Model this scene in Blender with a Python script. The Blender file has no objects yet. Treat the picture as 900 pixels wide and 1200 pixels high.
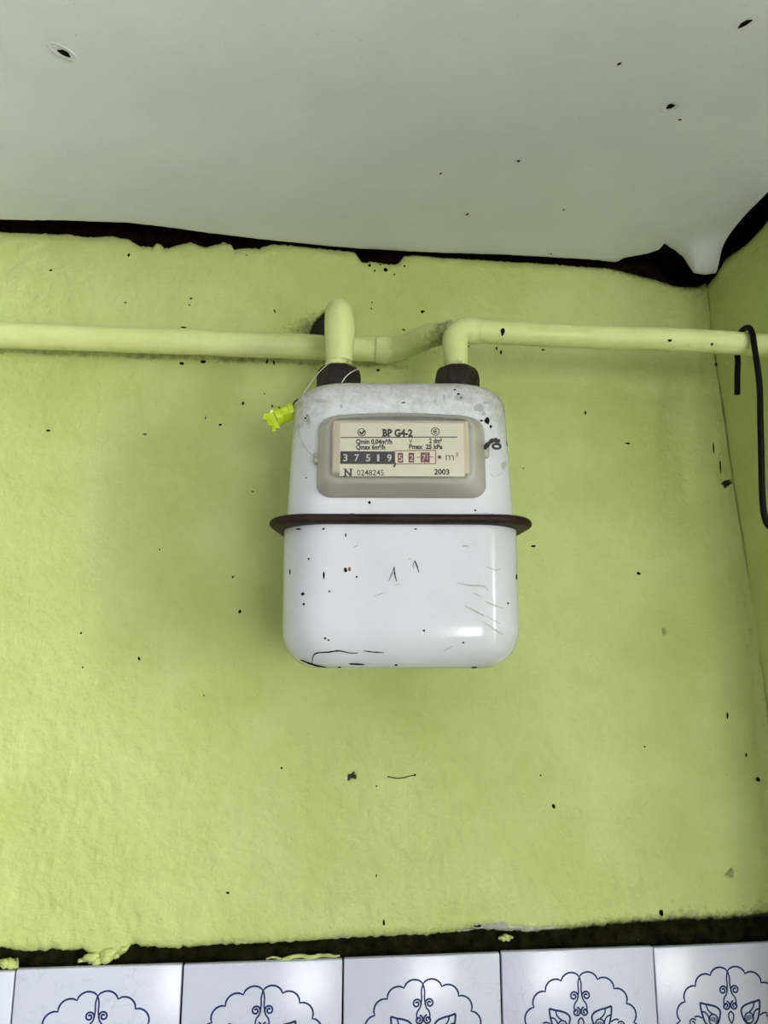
import bpy, bmesh, math, random
import numpy as np
from mathutils import Vector, Matrix, noise
from mathutils.bvhtree import BVHTree

random.seed(7)
SC = bpy.context.scene
COL = SC.collection

# ------------------------------------------------------------------ camera
F = 900.0
YAW, PITCH = math.radians(5.8), math.radians(11.5)
CP = Vector((0.0, -0.808, 2.0))
FW = Vector((math.sin(YAW)*math.cos(PITCH), math.cos(YAW)*math.cos(PITCH), math.sin(PITCH)))
RT = Vector((math.cos(YAW), -math.sin(YAW), 0))
UP = RT.cross(FW)
cd = bpy.data.cameras.new('camera')
cd.sensor_fit = 'HORIZONTAL'; cd.sensor_width = 36.0; cd.lens = 36.0*F/900.0
cd.clip_start = 0.01; cd.clip_end = 50
cam = bpy.data.objects.new('camera', cd); COL.objects.link(cam)
cam.matrix_world = Matrix.Translation(CP) @ Matrix((RT, UP, -FW)).transposed().to_4x4()
SC.camera = cam

# ------------------------------------------------------------------ light
SC.view_settings.view_transform = 'Standard'
SC.view_settings.look = 'None'
SC.view_settings.gamma = 1.0
SC.view_settings.use_curve_mapping = False
SC.view_settings.exposure = 0.25
w = bpy.data.worlds.new('overcast_sky'); SC.world = w; w.use_nodes = True
bg = w.node_tree.nodes['Background']
bg.inputs['Color'].default_value = (0.86, 0.93, 1.0, 1); bg.inputs['Strength'].default_value = 1.0

def area_light(name, loc, direction, sx, sy, power, col):
    L = bpy.data.lights.new(name, 'AREA'); L.shape = 'RECTANGLE'; L.size = sx; L.size_y = sy
    L.energy = power; L.color = col
    o = bpy.data.objects.new(name, L); COL.objects.link(o); o.location = loc
    o.rotation_euler = Vector(direction).to_track_quat('-Z', 'Y').to_euler()
    return o
# daylight outside the side window at right, then an added fill light behind the viewer
area_light('window_and_fill_light', (1.66, -2.15, 1.66), (-1, 0, 0), 1.5, 1.45, 265, (0.92, 0.955, 1.0))
area_light('window_and_fill_light', (0.86, -4.0, 1.45), (0, 1, 0), 1.0, 1.1, 54, (0.92, 0.955, 1.0))  # unseen source, added as frontal fill for the back wall

# ------------------------------------------------------------------ helpers
def ray(px, py):
    return FW + RT*((px-450)/F) + UP*((600-py)/F)
def onY(px, py, y=0.0):
    d = ray(px, py); return CP + d*((y-CP.y)/d.y)
def onZ(px, py, z):
    d = ray(px, py); return CP + d*((z-CP.z)/d.z)
def onX(px, py, x):
    d = ray(px, py); return CP + d*((x-CP.x)/d.x)
def interp(x, pts):
    return np.interp(x, [p[0] for p in pts], [p[1] for p in pts])
def sm(a, b, x):
    t = max(0.0, min(1.0, (x-a)/(b-a))); return t*t*(3-2*t)
def fbm(x, y, z=0.0, o=4):
    return noise.fractal(Vector((x, y, z)), 1.0, 2.0, o)

def mesh_obj(name, verts, faces, mat=None, parent=None, smooth=False, kind=None):
    me = bpy.data.meshes.new(name); me.from_pydata([tuple(v) for v in verts], [], faces); me.update()
    if smooth:
        me.polygons.foreach_set('use_smooth', [True]*len(me.polygons))
    o = bpy.data.objects.new(name, me); COL.objects.link(o)
    if mat: me.materials.append(mat)
    if parent: o.parent = parent
    if kind: o['kind'] = kind
    return o
def empty(name, loc=(0, 0, 0), rz=0.0):
    o = bpy.data.objects.new(name, None); COL.objects.link(o)
    o.location = loc; o.rotation_euler = (0, 0, rz); o.empty_display_size = 0.02
    return o
def tag(o, label, cat, group=None):
    o['label'] = label; o['category'] = cat
    if group: o['group'] = group
    return o

class MB:
    """collects shapes into one mesh"""
    def __init__(s): s.v = []; s.f = []
    def add(s, v, f):
        n = len(s.v); s.v += [Vector(p) for p in v]; s.f += [tuple(i+n for i in q) for q in f]
    def box(s, x0, x1, y0, y1, z0, z1, ch=0.0):
        bm = bmesh.new(); bmesh.ops.create_cube(bm, size=1)
        for v in bm.verts:
            v.co = Vector(((x0+x1)/2+v.co.x*(x1-x0), (y0+y1)/2+v.co.y*(y1-y0), (z0+z1)/2+v.co.z*(z1-z0)))
        if ch > 0: bmesh.ops.bevel(bm, geom=list(bm.edges), offset=ch, segments=2, affect='EDGES', profile=0.5)
        bm.verts.ensure_lookup_table(); bm.verts.index_update()
        s.add([v.co.copy() for v in bm.verts], [[v.index for v in f.verts] for f in bm.faces]); bm.free()
    def tube(s, pts, rad, n=14, cap=True, wob=0.0):
        pts = [Vector(p) for p in pts]; N = len(pts)
        rad = rad if hasattr(rad, '__len__') else [rad]*N
        t0 = (pts[1]-pts[0]).normalized()
        a = t0.orthogonal().normalized(); rings = []; prev = t0
        for i in range(N):
            t = (pts[min(i+1, N-1)]-pts[max(i-1, 0)]).normalized()
            a = (prev.rotation_difference(t) @ a); a = (a - t*a.dot(t)).normalized(); prev = t
            b = t.cross(a)
            ring = []
            for k in range(n):
                th = 2*math.pi*k/n
                d = a*math.cos(th)+b*math.sin(th)
                r = rad[i]
                if wob: r *= 1+wob*noise.noise((pts[i]+d*r)*60)
                ring.append(pts[i]+d*r)
            rings.append(ring)
        v = [p for r in rings for p in r]; f = []
        for i in range(N-1):
            for k in range(n):
                f.append((i*n+k, i*n+(k+1) % n, (i+1)*n+(k+1) % n, (i+1)*n+k))
        if cap:
            f.append(tuple(range(n-1, -1, -1))); f.append(tuple((N-1)*n+k for k in range(n)))
        s.add(v, f)
    def lathe(s, prof, n=32, c=(0, 0, 0), sides=None):
        """profile of (r, z) turned about z; sides makes a polygon"""
        v = []; f = []
        for r, z in prof:
            for k in range(n):
                th = 2*math.pi*(k+.5)/n
                v.append((c[0]+r*math.cos(th), c[1]+r*math.sin(th), c[2]+z))
        m = len(prof)
        for i in range(m-1):
            for k in range(n):
                f.append((i*n+k, i*n+(k+1) % n, (i+1)*n+(k+1) % n, (i+1)*n+k))
        f.append(tuple(range(n-1, -1, -1))); f.append(tuple((m-1)*n+k for k in range(n)))
        s.add(v, f)
    def build(s, name, mat, parent=None, smooth=False, kind=None):
        return mesh_obj(name, s.v, s.f, mat, parent, smooth, kind)

def catmull(pts, k=8):
    P = [Vector(p) for p in pts]; out = []
    for i in range(len(P)-1):
        p0 = P[max(i-1, 0)]; p1 = P[i]; p2 = P[i+1]; p3 = P[min(i+2, len(P)-1)]
        for j in range(k):
            t = j/k
            out.append(0.5*((2*p1)+(p2-p0)*t+(2*p0-5*p1+4*p2-p3)*t*t+(3*p1-p0-3*p2+p3)*t**3))
    out.append(P[-1]); return out
def smooth_by_angle(o, deg=35):
    me = o.data
    me.polygons.foreach_set('use_smooth', [True]*len(me.polygons))
    bm = bmesh.new(); bm.from_mesh(me)
    for e in bm.edges:
        if len(e.link_faces) == 2 and e.calc_face_angle(0) > math.radians(deg): e.smooth = False
    bm.to_mesh(me); bm.free()
def fix_normals(o):
    bm = bmesh.new(); bm.from_mesh(o.data); bmesh.ops.recalc_face_normals(bm, faces=bm.faces); bm.to_mesh(o.data); bm.free()

# ------------------------------------------------------------------ materials
def new_mat(name):
    m = bpy.data.materials.new(name); m.use_nodes = True
    nt = m.node_tree; b = nt.nodes['Principled BSDF']
    return m, nt, b
def nd(nt, t, **kw):
    n = nt.nodes.new(t)
    for k, v in kw.items():
        if k in n.inputs.keys(): n.inputs[k].default_value = v
        else: setattr(n, k, v)
    return n
def srgb(r, g, b):
    f = lambda c: (c/255/12.92) if c/255 <= 0.04045 else ((c/255+0.055)/1.055)**2.4
    return (f(r), f(g), f(b), 1)
def plain(name, col, rough=0.5, spec=0.5, metal=0.0, var=0.0, scale=40.0, bump=0.0, bscale=200.0):
    m, nt, b = new_mat(name)
    b.inputs['Base Color'].default_value = col; b.inputs['Roughness'].default_value = rough
    b.inputs['Specular IOR Level'].default_value = spec; b.inputs['Metallic'].default_value = metal
    tc = nd(nt, 'ShaderNodeTexCoord')
    if var:
        n = nd(nt, 'ShaderNodeTexNoise', Scale=scale, Detail=5.0, Roughness=0.6); nt.links.new(tc.outputs['Object'], n.inputs['Vector'])
        r = nd(nt, 'ShaderNodeMapRange'); nt.links.new(n.outputs['Fac'], r.inputs['Value'])
        r.inputs['From Min'].default_value = .3; r.inputs['From Max'].default_value = .7
        r.inputs['To Min'].default_value = 1-var; r.inputs['To Max'].default_value = 1+var
        h = nd(nt, 'ShaderNodeHueSaturation'); h.inputs['Color'].default_value = col
        nt.links.new(r.outputs['Result'], h.inputs['Value']); nt.links.new(h.outputs['Color'], b.inputs['Base Color'])
    if bump:
        n2 = nd(nt, 'ShaderNodeTexNoise', Scale=bscale, Detail=4.0); nt.links.new(tc.outputs['Object'], n2.inputs['Vector'])
        bp = nd(nt, 'ShaderNodeBump', Strength=bump, Distance=0.002); nt.links.new(n2.outputs['Fac'], bp.inputs['Height'])
        nt.links.new(bp.outputs['Normal'], b.inputs['Normal'])
    return m
def painted(name, colA, colB, dirt, rough, nscale, bump, bscale, attr=True, spec=0.4):
    """paint with cloudy tone, a layer of dirt and painted shade from the mesh attribute, and fine relief"""
    m, nt, b = new_mat(name); L = nt.links
    tc = nd(nt, 'ShaderNodeTexCoord')
    n1 = nd(nt, 'ShaderNodeTexNoise', Scale=nscale, Detail=6.0, Roughness=0.62); L.new(tc.outputs['Object'], n1.inputs['Vector'])
    cr = nd(nt, 'ShaderNodeMapRange'); cr.inputs['From Min'].default_value = .36; cr.inputs['From Max'].default_value = .64
    L.new(n1.outputs['Fac'], cr.inputs['Value'])
    mx = nd(nt, 'ShaderNodeMix', data_type='RGBA'); mx.inputs[6].default_value = colA; mx.inputs[7].default_value = colB
    L.new(cr.outputs['Result'], mx.inputs[0])
    out = mx.outputs[2]
    # tiny pin specks of dirt
    v = nd(nt, 'ShaderNodeTexNoise', Scale=420.0, Detail=2.0); L.new(tc.outputs['Object'], v.inputs['Vector'])
    vr = nd(nt, 'ShaderNodeMapRange'); vr.inputs['From Min'].default_value = .70; vr.inputs['From Max'].default_value = .80
    L.new(v.outputs['Fac'], vr.inputs['Value'])
    mz = nd(nt, 'ShaderNodeMix', data_type='RGBA'); L.new(out, mz.inputs[6]); mz.inputs[7].default_value = dirt
    mul = nd(nt, 'ShaderNodeMath', operation='MULTIPLY'); mul.inputs[1].default_value = .35; L.new(vr.outputs['Result'], mul.inputs[0])
    L.new(mul.outputs[0], mz.inputs[0]); out = mz.outputs[2]
    if attr:
        at = nd(nt, 'ShaderNodeAttribute', attribute_name='grime_shade')
        n3 = nd(nt, 'ShaderNodeTexNoise', Scale=150.0, Detail=5.0, Roughness=.7); L.new(tc.outputs['Object'], n3.inputs['Vector'])
        ad = nd(nt, 'ShaderNodeMath', operation='ADD'); L.new(at.outputs['Fac'], ad.inputs[0]); L.new(n3.outputs['Fac'], ad.inputs[1])
        g = nd(nt, 'ShaderNodeMapRange'); g.inputs['From Min'].default_value = .74; g.inputs['From Max'].default_value = 1.30
        L.new(ad.outputs[0], g.inputs['Value'])
        mg = nd(nt, 'ShaderNodeMix', data_type='RGBA'); L.new(out, mg.inputs[6]); mg.inputs[7].default_value = dirt
        L.new(g.outputs['Result'], mg.inputs[0]); out = mg.outputs[2]
    L.new(out, b.inputs['Base Color'])
    b.inputs['Roughness'].default_value = rough; b.inputs['Specular IOR Level'].default_value = spec
    n2 = nd(nt, 'ShaderNodeTexNoise', Scale=bscale, Detail=6.0, Roughness=.6); L.new(tc.outputs['Object'], n2.inputs['Vector'])
    bp = nd(nt, 'ShaderNodeBump', Strength=bump, Distance=0.002); L.new(n2.outputs['Fac'], bp.inputs['Height'])
    L.new(bp.outputs['Normal'], b.inputs['Normal'])
    return m

M = {}
M['lime'] = painted('lime_plaster', (0.51, 0.575, 0.175, 1), (0.60, 0.67, 0.26, 1), (0.022, 0.022, 0.004, 1), .60, 6.0, 1.0, 130.0)
M['pipe'] = painted('lime_pipe_paint', (0.66, 0.73, 0.28, 1), (0.74, 0.80, 0.36, 1), (0.05, 0.05, 0.012, 1), .42, 30.0, .25, 120.0)
M['ceil'] = painted('ceiling_whitewash', (0.76, 0.77, 0.85, 1), (0.81, 0.82, 0.89, 1), (0.06, 0.06, 0.04, 1), .8, 9.0, .15, 300.0)
M['white_wall'] = plain('white_wall_paint', (0.75, 0.75, 0.72, 1), .8)
M['dull_wall'] = plain('dull_beige_wall', (0.14, 0.14, 0.15, 1), .8)
M['floor'] = plain('floor_linoleum', (0.20, 0.17, 0.14, 1), .5, var=.2, scale=6)
M['earth'] = plain('bare_masonry', (0.012, 0.006, 0.004, 1), .95, .02, var=.8, scale=60, bump=.8, bscale=120)
M['soot'] = plain('sooty_gap', (0.010, 0.010, 0.003, 1), .9, .05, var=.9, scale=90, bump=.8, bscale=150)
M['grout'] = plain('dark_grout', (0.06, 0.055, 0.05, 1), .9, .1)
M['dusty_enamel'] = painted('dusty_white_enamel', (0.66, 0.67, 0.71, 1), (0.70, 0.71, 0.74, 1), (0.36, 0.34, 0.27, 1), .22, 14.0, .05, 60.0, spec=.5)
M['white_enamel'] = plain('white_enamel', (0.64, 0.65, 0.69, 1), .15, .5, var=.05, scale=14, bump=.06, bscale=60)
M['rust'] = plain('rusty_iron', (0.020, 0.0055, 0.004, 1), .55, .3, var=.6, scale=60, bump=.5, bscale=250)
M['nut_rust'] = plain('blackened_rust', (0.013, 0.005, 0.003, 1), .42, .4, var=.8, scale=80, bump=.7, bscale=220)
M['chip'] = plain('bare_chip', (0.010, 0.009, 0.006, 1), .9, .05)
M['rust_stain'] = plain('rust_stain', (0.22, 0.11, 0.05, 1), .8, .1)
M['scratch'] = plain('grey_scratch', (0.10, 0.10, 0.10, 1), .8, .1)
M['smudge'] = plain('grey_smudge', (0.42, 0.42, 0.40, 1), .7, .1)
M['bloom'] = plain('pale_lime_bloom', (0.46, 0.47, 0.40, 1), .9, .1, var=.3, scale=200)
M['black_wire'] = plain('black_cable', (0.0025, 0.0022, 0.003, 1), .5, .15)
M['steel_wire'] = plain('steel_wire', (0.62, 0.62, 0.55, 1), .35, .6, .6)
M['plate'] = plain('cream_dial_card', srgb(253, 246, 232), .55, .3, var=.03, scale=60)
M['plate2'] = plain('cream_counter_card', srgb(218, 208, 188), .55, .3)
M['ink'] = plain('black_ink', (0.012, 0.011, 0.012, 1), .6, .2)
M['red_ink'] = plain('dark_red_drum', (0.24, 0.018, 0.03, 1), .5, .3)
M['digit'] = plain('white_digit', (0.80, 0.80, 0.78, 1), .5, .3)
M['brown_dot'] = plain('brown_dot', (0.12, 0.06, 0.02, 1), .6, .2)
M['blue_line'] = plain('cobalt_glaze_line', (0.018, 0.035, 0.13, 1), .25, .5, var=.35, scale=90)
M['seal'] = plain('neon_yellow_plastic', (0.62, 0.78, 0.02, 1), .25, .5)
M['lead'] = plain('dark_lead', (0.03, 0.028, 0.025, 1), .4, .5)
bs = M['seal'].node_tree.nodes['Principled BSDF']
bs.inputs['Subsurface Weight'].default_value = .5; bs.inputs['Subsurface Scale'].default_value = .004
bs.inputs['Subsurface Radius'].default_value = (1, 1, .2)

def clear_mat(name, col, milky, rough, gloss_rough):
    m = bpy.data.materials.new(name); m.use_nodes = True; nt = m.node_tree; nt.nodes.clear(); L = nt.links
    out = nd(nt, 'ShaderNodeOutputMaterial')
    tr = nd(nt, 'ShaderNodeBsdfTransparent'); tr.inputs['Color'].default_value = (0.97, 0.965, 0.93, 1)
    df = nd(nt, 'ShaderNodeBsdfDiffuse'); df.inputs['Color'].default_value = col
    tl = nd(nt, 'ShaderNodeBsdfTranslucent'); tl.inputs['Color'].default_value = col
    gl = nd(nt, 'ShaderNodeBsdfGlossy'); gl.inputs['Roughness'].default_value = gloss_rough
    mdt = nd(nt, 'ShaderNodeMixShader'); mdt.inputs[0].default_value = .4; L.new(df.outputs[0], mdt.inputs[1]); L.new(tl.outputs[0], mdt.inputs[2])
    m1 = nd(nt, 'ShaderNodeMixShader'); m1.inputs[0].default_value = milky; L.new(tr.outputs[0], m1.inputs[1]); L.new(mdt.outputs[0], m1.inputs[2])
    fr = nd(nt, 'ShaderNodeFresnel'); fr.inputs['IOR'].default_value = 1.4
    m2 = nd(nt, 'ShaderNodeMixShader'); L.new(fr.outputs[0], m2.inputs[0]); L.new(m1.outputs[0], m2.inputs[1]); L.new(gl.outputs[0], m2.inputs[2])
    L.new(m2.outputs[0], out.inputs['Surface'])
    return m
M['cover'] = clear_mat('yellowed_clear_plastic', (0.88, 0.85, 0.74, 1), .46, .4, .22)
M['pane'] = clear_mat('clear_front_pane', (0.7, 0.68, 0.6, 1), .01, .2, .12)
M['glass'] = clear_mat('window_glass', (0.8, 0.8, 0.8, 1), .02, .0, .02)

def tile_mat():
    m, nt, b = new_mat('crazed_white_glaze'); L = nt.links
    tc = nd(nt, 'ShaderNodeTexCoord'); oi = nd(nt, 'ShaderNodeObjectInfo')
    ad = nd(nt, 'ShaderNodeVectorMath', operation='ADD'); L.new(tc.outputs['Object'], ad.inputs[0]); L.new(oi.outputs['Location'], ad.inputs[1])
    wv = nd(nt, 'ShaderNodeTexNoise', Scale=30.0); L.new(ad.outputs[0], wv.inputs['Vector'])
    mxv = nd(nt, 'ShaderNodeMix', data_type='RGBA'); mxv.inputs[0].default_value = .06; L.new(ad.outputs[0], mxv.inputs[6]); L.new(wv.outputs['Color'], mxv.inputs[7])
    vo = nd(nt, 'ShaderNodeTexVoronoi', feature='DISTANCE_TO_EDGE', Scale=62.0); L.new(mxv.outputs[2], vo.inputs['Vector'])
    r = nd(nt, 'ShaderNodeMapRange'); r.inputs['From Max'].default_value = .035; L.new(vo.outputs['Distance'], r.inputs['Value'])
    n = nd(nt, 'ShaderNodeTexNoise', Scale=22.0, Detail=3.0); L.new(ad.outputs[0], n.inputs['Vector'])
    nr = nd(nt, 'ShaderNodeMapRange'); nr.inputs['From Min'].default_value = .45; nr.inputs['From Max'].default_value = .62; L.new(n.outputs['Fac'], nr.inputs['Value'])
    inv = nd(nt, 'ShaderNodeMath', operation='SUBTRACT'); inv.inputs[0].default_value = 1.0; L.new(r.outputs['Result'], inv.inputs[1])
    mu = nd(nt, 'ShaderNodeMath', operation='MULTIPLY'); L.new(inv.outputs[0], mu.inputs[0]); L.new(nr.outputs['Result'], mu.inputs[1])
    mu2 = nd(nt, 'ShaderNodeMath', operation='MULTIPLY'); mu2.inputs[1].default_value = .32; L.new(mu.outputs[0], mu2.inputs[0])
    mx = nd(nt, 'ShaderNodeMix', data_type='RGBA'); mx.inputs[6].default_value = (0.64, 0.66, 0.80, 1); mx.inputs[7].default_value = (0.32, 0.32, 0.34, 1)
    L.new(mu2.outputs[0], mx.inputs[0]); L.new(mx.outputs[2], b.inputs['Base Color'])
    b.inputs['Roughness'].default_value = .22
    n2 = nd(nt, 'ShaderNodeTexNoise', Scale=160.0, Detail=4.0); L.new(ad.outputs[0], n2.inputs['Vector'])
    bp = nd(nt, 'ShaderNodeBump', Strength=.12, Distance=.001); L.new(n2.outputs['Fac'], bp.inputs['Height']); L.new(bp.outputs['Normal'], b.inputs['Normal'])
    return m
M['tile'] = tile_mat()

# ------------------------------------------------------------------ the room
ZC = 2.472            # underside of the ceiling board
XL, YF = -1.9, -3.8   # left wall, wall behind the viewer
CORNER = [(0.0, .495), (1.73, .492), (1.93, .4905), (2.04, .487), (2.144, .4796), (2.2535, .4725), (2.358, .4665), (2.45, .466), (2.6, .466)]
def xc(z): return float(interp(z, CORNER))

# --- back wall: lime plaster skin with ragged top and bottom
top_px = [(-900, 262), (-300, 262), (0, 270), (40, 271), (75, 272), (100, 276), (125, 274), (150, 278), (162, 286), (178, 287), (184, 282), (192, 289), (206, 285), (222, 281), (238, 287),
          (250, 285), (262, 281), (270, 284), (274, 290), (290, 288), (303, 289), (318, 284), (335, 285), (360, 288), (395, 291), (416, 294), (420, 300), (424, 306),
          (440, 305), (452, 308), (466, 308), (474, 298), (490, 297), (505, 299), (530, 301), (560, 302), (600, 305), (640, 307), (690, 311), (720, 313), (745, 318), (760, 321),
          (775, 324), (790, 327), (806, 331), (822, 335), (850, 336), (940, 340)]
bot_px = [(-900, 1170), (-300, 1128), (0, 1113), (20, 1117), (50, 1117), (62, 1114), (80, 1117), (95, 1114), (104, 1122), (118, 1127), (132, 1125), (146, 1119), (152, 1109), (165, 1111), (200, 1114), (240, 1110), (290, 1108),
          (340, 1106), (400, 1102), (450, 1100), (500, 1098), (530, 1095), (560, 1090), (590, 1093), (620, 1094), (650, 1092), (690, 1089), (740, 1084), (780, 1083), (800, 1080), (850, 1081), (900, 1076), (960, 1072)]
TOPZ = [(p.x, p.z) for p in (onY(*q) for q in top_px)]
BOTZ = [(p.x, p.z) for p in (onY(*q) for q in bot_px)]

def in_poly(x, z, poly):
    c = False; n = len(poly); j = n-1
    for i in range(n):
        if (poly[i][1] > z) != (poly[j][1] > z) and x < (poly[j][0]-poly[i][0])*(z-poly[i][1])/(poly[j][1]-poly[i][1])+poly[i][0]: c = not c
        j = i
    return c
def wpoly(px): return [(p.x, p.z) for p in (onY(*q) for q in px)]
CRATERS = [(wpoly([(362, 396), (366, 384), (372, 372), (379, 364), (386, 366), (388, 398)]), .016),
           (wpoly([(408, 909), (413, 905), (419, 908), (417, 914), (412, 912), (409, 916)]), .004),
           (wpoly([(775, 738), (780, 734), (784, 742), (781, 747), (777, 744)]), .002),
           (wpoly([(850, 1024), (857, 1016), (862, 1019), (860, 1030), (852, 1030)]), .003),
           (wpoly([(845, 566), (850, 563), (853, 567), (848, 573)]), .004)]
def blob(x, z, c, rx, rz, s):
    d = ((x-c[0])/rx)**2+((z-c[1])/rz)**2
    return s*math.exp(-d)
EL = onY(372, 383); SM = onY(790, 322); SB = onY(845, 1080); HB = onY(500, 400); UC = onY(300, 640)

def wall_point(x, z, zt, zb):
    d = xc(z)-x
    lump = .0016*fbm(x*7, z*7, 3.1)+.0010*fbm(x*26, z*26, 9.2)+.0007*fbm(x*80, z*80, 1.7)
    y = lump*1.0
    # trowel ridges low on the wall, at the left
    low = sm(2.1, 1.85, z)
    y += low*(.0016*abs(fbm(x*34+2, z*22, 5.5))+.0009*abs(fbm(x*75, z*38, 2.5)))
    R = .012
    if d < R: y -= R-math.sqrt(max(0, R*R-(R-d)**2))
    y -= .0016*math.exp(-((d-.012)/.008)**2)*(1+1.2*fbm(x*40, z*40, 2.2))     # ridge of filler along the corner
    et = zt-z; eb = z-zb
    if et < .012: y += .004*(1-et/.012)**2
    if eb < .010: y += .005*(1-eb/.010)**2
    g = 0.0
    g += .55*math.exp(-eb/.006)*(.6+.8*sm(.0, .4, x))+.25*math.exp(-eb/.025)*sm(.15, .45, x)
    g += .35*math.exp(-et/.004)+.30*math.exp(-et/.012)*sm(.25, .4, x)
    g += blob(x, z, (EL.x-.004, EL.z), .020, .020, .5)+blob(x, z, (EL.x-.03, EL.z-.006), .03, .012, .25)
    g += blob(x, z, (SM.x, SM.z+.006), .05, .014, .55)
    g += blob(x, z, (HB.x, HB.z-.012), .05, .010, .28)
    if x < .11: g += .55*math.exp(-((z-2.3325)/.0045)**2)*(.75+.5*fbm(x*20, 3, 1))  # dark line under the left pipe: its shadow painted in along with dirt
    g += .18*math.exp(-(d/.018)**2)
    for poly, dep in CRATERS:
        if abs(x-poly[0][0]) < .04 and abs(z-poly[0][1]) < .05 and in_poly(x, z, poly):
            y += dep; g += 1.2 if dep > .0035 else .45
    return y, g

xs = list(np.linspace(XL, -.62, 12)[:-1])+list(np.arange(-.62, .4995, .0022))
nz = 340
verts = []; grime_shade = []; faces = []
x_end = xs[-1]
for i, x0 in enumerate(xs):
    zt = float(interp(x0, TOPZ)); zb = float(interp(x0, BOTZ))
    jt = .0012*fbm(x0*220, 0, 4.0)+.0006*fbm(x0*700, 0, 4.0); jb = .0016*fbm(x0*180, 0, 8.0)
    zt += jt; zb += jb
    col = []
    for k in range(nz+1):
        z = zb+(zt-zb)*k/nz
        s = sm(.30, x_end, x0)
        x = x0+(xc(z)-x_end)*s if x0 > .30 else x0
        y, g = wall_point(x, z, zt, zb)
        col.append((x, y, z)); grime_shade.append(g)
    verts += [(col[0][0], .035, col[0][2]+.004)]+col+[(col[-1][0], .035, col[-1][2]-.002)]
    grime_shade.insert(len(grime_shade)-(nz+1), 1.0); grime_shade.append(.9)
R_ = nz+3
for i in range(len(xs)-1):
    for k in range(R_-1):
        faces.append((i*R_+k, (i+1)*R_+k, (i+1)*R_+k+1, i*R_+k+1))
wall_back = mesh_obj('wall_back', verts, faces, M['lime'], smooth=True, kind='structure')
wall_back['label'] = 'lime green plaster wall with ragged top and bottom edges'
at = wall_back.data.attributes.new('grime_shade', 'FLOAT', 'POINT'); at.data.foreach_set('value', grime_shade)

# bare masonry behind the plaster, seen in the gaps
b = MB(); b.box(XL, .62, .018, .10, 0, 2.70); b.build('bare_masonry', M['earth'], wall_back)
# sooty bed of mortar between plaster and tiles, uneven
sv = []; sf = []
sx = list(np.arange(XL, .50, .006)); zz = [1.70, 1.715, 1.7285, 1.733, 1.742, 1.752, 1.765, 1.78]
for x in sx:
    for z in zz:
        sv.append((x, .0085+.004*fbm(x*30, z*60, 6)+(.002 if z > 1.74 else 0), z))
n_ = len(zz)
for i in range(len(sx)-1):
    for k in range(n_-1): sf.append((i*n_+k, (i+1)*n_+k, (i+1)*n_+k+1, i*n_+k+1))
mesh_obj('mortar_bed', sv, sf, M['soot'], wall_back, True)
# lumps of old paint left in the gap at the left
def paint_lump(px0, py0, px1, py1, th, name='paint_lump'):
    a = onY(px0, py0, .002); c = onY(px1, py1, .002)
    m = MB(); N = 14
    pts = [a.lerp(c, i/N)+Vector((0, .003*math.sin(i*1.3), .0022*fbm(i*.5, px0, 1))) for i in range(N+1)]
    m.tube(pts, [th*(.35+.65*math.sin(math.pi*(i+.4)/(N+.8)))*(1+.4*fbm(i*.8, px0, 2)) for i in range(N+1)], 8)
    o = m.build(name, M['lime'], wall_back, True); return o
paint_lump(92, 1126, 150, 1110, .0042); paint_lump(104, 1128, 140, 1119, .004); paint_lump(0, 1127, 22, 1131, .0042)
paint_lump(312, 1124, 398, 1119, .0022); paint_lump(585, 1100, 600, 1098, .0025)

# small chips and pin holes over the plaster: flat spots of dark dirt and flaked paint
def surf_y(x, z):
    zt = float(interp(x, TOPZ)); zb = float(interp(x, BOTZ)); return wall_point(x, z, zt, zb)[0]
specks = [(60, 317, 3, 2), (151, 299, 2, 4), (147, 355, 2, 2), (224, 350, 3, 2), (222, 358, 2, 1.5), (289, 299, 1.5, 1.5), (215, 384, 6, 1.5), (322, 365, 1.5, 4), (433, 311, 3, 4), (452, 316, 4, 5), (462, 322, 2, 2), (439, 318, 1.5, 3), (474, 312, 2, 2), (435, 362, 1.5, 2), (436, 355, 1.5, 1.5), (428, 304, 2, 2), (446, 309, 2, 3),
          (495, 366, 4, 3), (473, 387, 3, 2), (588, 389, 3, 4), (582, 408, 2, 4), (587, 413, 2, 5), (285, 473, 2.5, 3.5), (57, 505, 4, 2), (170, 509, 4, 1.5), (258, 498, 3, 2), (241, 490, 1, 4), (273, 676, 2, 2), (281, 717, 3, 3.5), (163, 772, 2, 3), (239, 815, 1.5, 1.5), (686, 484, 2, 4), (613, 549, 1.5, 1.5), (319, 476, 2, 2), (327, 478, 2, 2), (323, 481, 4, 1.5),
          (441, 921, 1.5, 1.5), (649, 945, 3, 4), (634, 909, 1.5, 1.5), (756, 875, 2, 1.5), (450, 1082, 2, 5), (441, 1026, 1, 3), (852, 839, 2, 6), (875, 885, 2, 4), (887, 913, 4, 4), (330, 900, 2, 2), (267, 1046, 3, 2), (95, 742, 2, 2), (187, 644, 1.5, 1.5), (97, 782, 1.5, 1.5), (296, 576, 2, 1.5), (310, 462, 2, 1.5),
          (213, 426, 5, 3), (238, 424, 6, 3), (313, 424, 2, 5), (321, 425, 2, 5), (443, 434, 4, 2.5), (735, 520, 5, 2), (625, 640, 5, 2), (748, 672, 4, 3), (822, 1088, 4, 5), (836, 1080, 4, 4), (775, 1070, 4, 6), (560, 1086, 6, 3), (836, 525, 1.2, 12), (832, 432, 2.5, 5), (843, 548, 1.2, 14)]
m = MB()
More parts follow.
